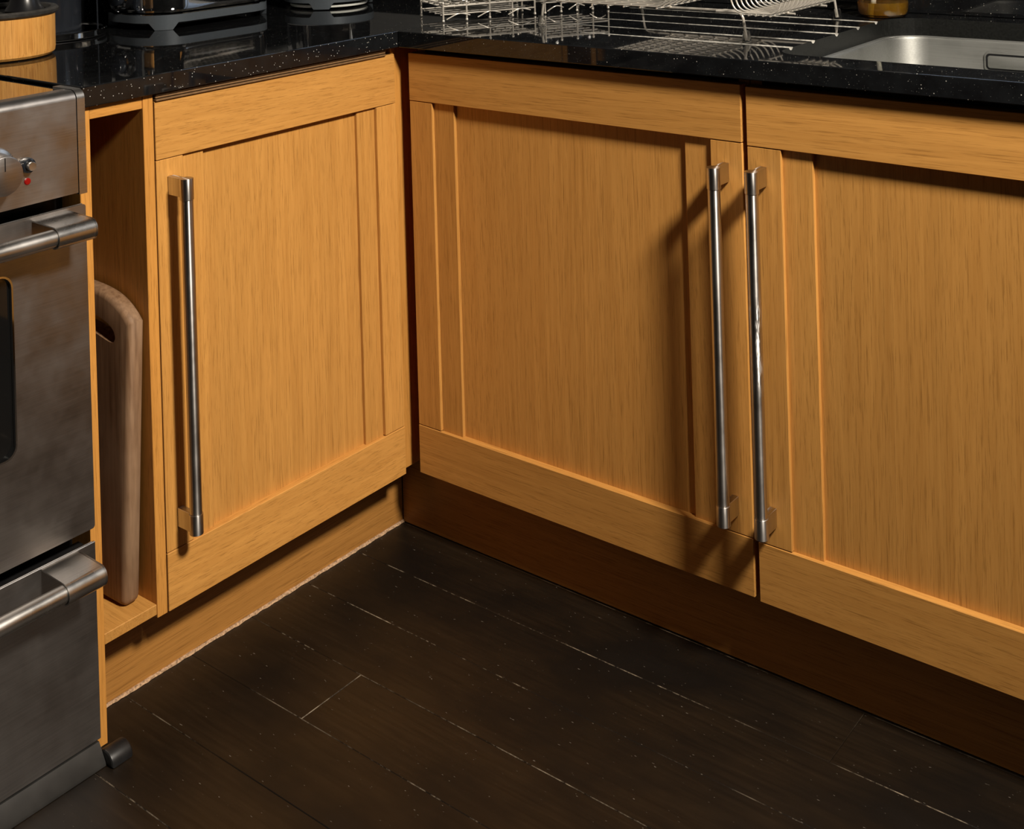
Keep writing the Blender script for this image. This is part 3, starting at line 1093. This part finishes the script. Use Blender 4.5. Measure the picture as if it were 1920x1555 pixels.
# ------------------------------------------------------------------ wire trivets at the corner
def trivet(name, label, cx, cy, rot, w, l, z0, z1, nx, ny, seed):
    rnd = random.Random(seed)
    t = thing(name, label, 'rack', (cx, cy, Z))
    ca, sa = math.cos(rot), math.sin(rot)
    def T(u, v, z):
        return (cx + u * ca - v * sa, cy + u * sa + v * ca, z)
    bm = B()
    tube(bm, [T(*p, z1) for p in ((-w, -l), (w, -l), (w, l), (-w, l))], .0016, 8, True)
    tube(bm, [T(*p, (z0 + z1) / 2) for p in ((-w, -l), (w, -l), (w, l), (-w, l))], .0013, 8, True)
    obj('frame', bm, CHROMEW, t)
    for k in range(nx):
        u = -w + 2 * w * (k + .5) / nx
        bm = B(); tube(bm, [T(u, -l, z1 + .002), T(u, l, z1 + .002)], .0013, 8); obj('wire', bm, CHROMEW, t)
    for k in range(ny):
        v = -l + 2 * l * (k + .5) / ny
        bm = B(); tube(bm, [T(-w, v, z1), T(w, v, z1)], .0013, 8); obj('wire', bm, CHROMEW, t)
        bm = B(); tube(bm, [T(-w, v, (z0 + z1) / 2 - .002), T(w, v, (z0 + z1) / 2 - .002)], .0013, 8); obj('wire', bm, CHROMEW, t)
    for k in range(3):
        v = -l - .0005
        u0 = -w + 2 * w * (k + .1) / 3
        u1 = u0 + w * .5
        bm = B(); tube(bm, rounded_path([T(u0, v, z0 + .005), T((u0 + u1) / 2, v - .004, z0 + .016), T(u1, v, z0 + .010)], .01), .0012, 8); obj('curl', bm, CHROMEW, t)
    for u, v in ((-w, -l), (w, -l), (w, l), (-w, l), (0, -l), (w, 0), (-w / 2, -l), (w / 2, -l)):
        bm = B()
        tube(bm, [T(u, v, z0 + .002), T(u, v, z1 + .005)], .0017, 8)
        for z in (z0 + .0026, z1 + .006):
            bmesh.ops.create_uvsphere(bm, u_segments=10, v_segments=8, radius=.0027, matrix=Matrix.Translation(T(u, v, z)))
        obj('post', bm, CHROMEW, t)
    return t


trivet('wire_trivet', 'low chrome wire trivet at the front of the worktop corner', 0.004, 0.208, math.radians(63), .090, .055, Z, Z + .028, 9, 4, 1)
trivet('wire_rack', 'chrome wire cooling rack standing behind the low trivet', 0.082, 0.365, math.radians(63), .066, .060, Z, Z + .042, 6, 4, 2)
bm = B(); prism(bm, rrect(-.038, .038, -.024, .024, .006, 4), 'z', 0, .0012)
bmesh.ops.transform(bm, matrix=Matrix.Translation((0.0, 0.202, Z + .0316)) @ Matrix.Rotation(math.radians(38), 4, 'Z'), verts=bm.verts)
pt = obj('steel_plate', bm, CHROME, None, at=(0.0, 0.202, Z + .0316))
tag(pt, 'small bright steel plate lying on the low chrome trivet', 'plate')

# ------------------------------------------------------------------ dish rack
dk = thing('dish_rack', 'chromed wire dish rack with two troughs standing on the grooved drainer', 'dish rack', (.4, .29, Z))
ZR = ZW + 0.045
feet = [(0.1936, 0.150, 1), (0.593, 0.130, -1), (0.602, 0.437, -1), (0.205, 0.4515, 1)]
for fx, fy, sx in feet:
    bm = B()
    tube(bm, rounded_path([(fx, fy, Z + .003), (fx + .006 * sx, fy, ZR), (fx + .05 * sx, fy, ZR)], .012, 6), .0021, 10)
    lg = obj('leg', bm, CHROMEW, dk)
    bm = B()
    lathe(bm, [(0.0, Z + .0002), (0.0068, Z + .0002), (0.0072, Z + .002), (0.0050, Z + .017), (0.0022, Z + .0175)], (fx, fy, 0), 20)
    obj('foot_cap', bm, CLEAR, lg)
for y in (0.140, 0.444):
    bm = B()
    tube(bm, [(0.235, y, ZR), (0.556, y, ZR)], .0021, 10)
    obj('base_rail', bm, CHROMEW, dk)


def trough(x0, x1, y0, y1, zb, h, flare, n, nl, parent):
    """U shaped ribs spaced in y and tied by long wires"""
    for k in range(n):
        y = y0 + (y1 - y0) * k / (n - 1)
        path = [(x0 - flare, y, zb + h), (x0 - flare * .35, y, zb + h * .42), (x0, y, zb), (x1, y, zb), (x1 + flare * .35, y, zb + h * .42), (x1 + flare, y, zb + h)]
        bm = B(); tube(bm, rounded_path(path, .016, 5), .0014, 8)
        obj('rib', bm, CHROMEW, parent)
    for k in range(nl):
        x = x0 + .012 + (x1 - x0 - .024) * k / (nl - 1)
        bm = B(); tube(bm, [(x, y0 - .0015, zb - .0028), (x, y1 + .0015, zb - .0028)], .0014, 8); obj('long_wire', bm, CHROMEW, parent)
    for sx, xx in ((-1, x0), (1, x1)):
        for q in (.28, .5, .72):
            x = xx + sx * flare * (q * .85) + sx * .0022
            bm = B(); tube(bm, [(x, y0 - .003, zb + h * q), (x, y1 + .003, zb + h * q)], .0013, 8); obj('long_wire', bm, CHROMEW, parent)
        bm = B(); tube(bm, [(xx + sx * flare, y0 - .005, zb + h), (xx + sx * flare, y1 + .005, zb + h)], .0025, 10); obj('top_rail', bm, CHROMEW, parent)


trough(0.262, 0.468, 0.100, 0.470, ZR + .0055, .085, .045, 20, 7, dk)
trough(0.598, 0.668, 0.085, 0.300, ZR + .0055, .080, .026, 16, 5, dk)
for y in (0.14, 0.25):
    bm = B()
    tube(bm, [(0.55, y, ZR + .0008), (0.668, y, ZR + .0008)], .0017, 8)
    obj('basket_support', bm, CHROMEW, dk)

# ------------------------------------------------------------------ soap bottle
c = (0.6525, 0.5100, 0)
t = thing('soap_bottle', 'clear bottle of amber washing up liquid with a dip tube behind the sink', 'bottle', (c[0], c[1], Z))
bm = B()
lathe(bm, [(0, Z), (0.036, Z), (0.0405, Z + .003), (0.0430, Z + .009), (0.0435, Z + .02), (0.0435, Z + .115), (0.036, Z + .135), (0.016, Z + .148), (0.015, Z + .165),
           (0.0135, Z + .165), (0.0145, Z + .147), (0.0345, Z + .134), (0.0420, Z + .114), (0.0420, Z + .02), (0.0415, Z + .010), (0.039, Z + .0045), (0.035, Z + .0016), (0, Z + .0016)], c, 64)
obj('bottle_body', bm, CLEAR, t)
bm = B()
lathe(bm, [(0, Z + .0019), (0.0348, Z + .0019), (0.0387, Z + .0048), (0.0412, Z + .0102), (0.0417, Z + .02), (0.0417, Z + .0250), (0, Z + .0250)], c, 64)
obj('liquid', bm, SOAP, t)['label'] = 'amber liquid filling the bottom of the bottle'
bm = B()
tube(bm, [(c[0] - .012, c[1] - .016, Z + .006), (c[0], c[1], Z + .165)], .0042, 14)
obj('dip_tube', bm, simple('pale_tube_plastic', (0.75, 0.72, 0.6), 0.35), t)
bm = B(); lathe(bm, [(0, Z + .1655), (0.019, Z + .1655), (0.019, Z + .182), (0.006, Z + .186), (0.006, Z + .205), (0, Z + .205)], c, 32)
obj('pump_cap', bm, simple('white_cap_plastic', (0.7, 0.7, 0.68), 0.35), t)
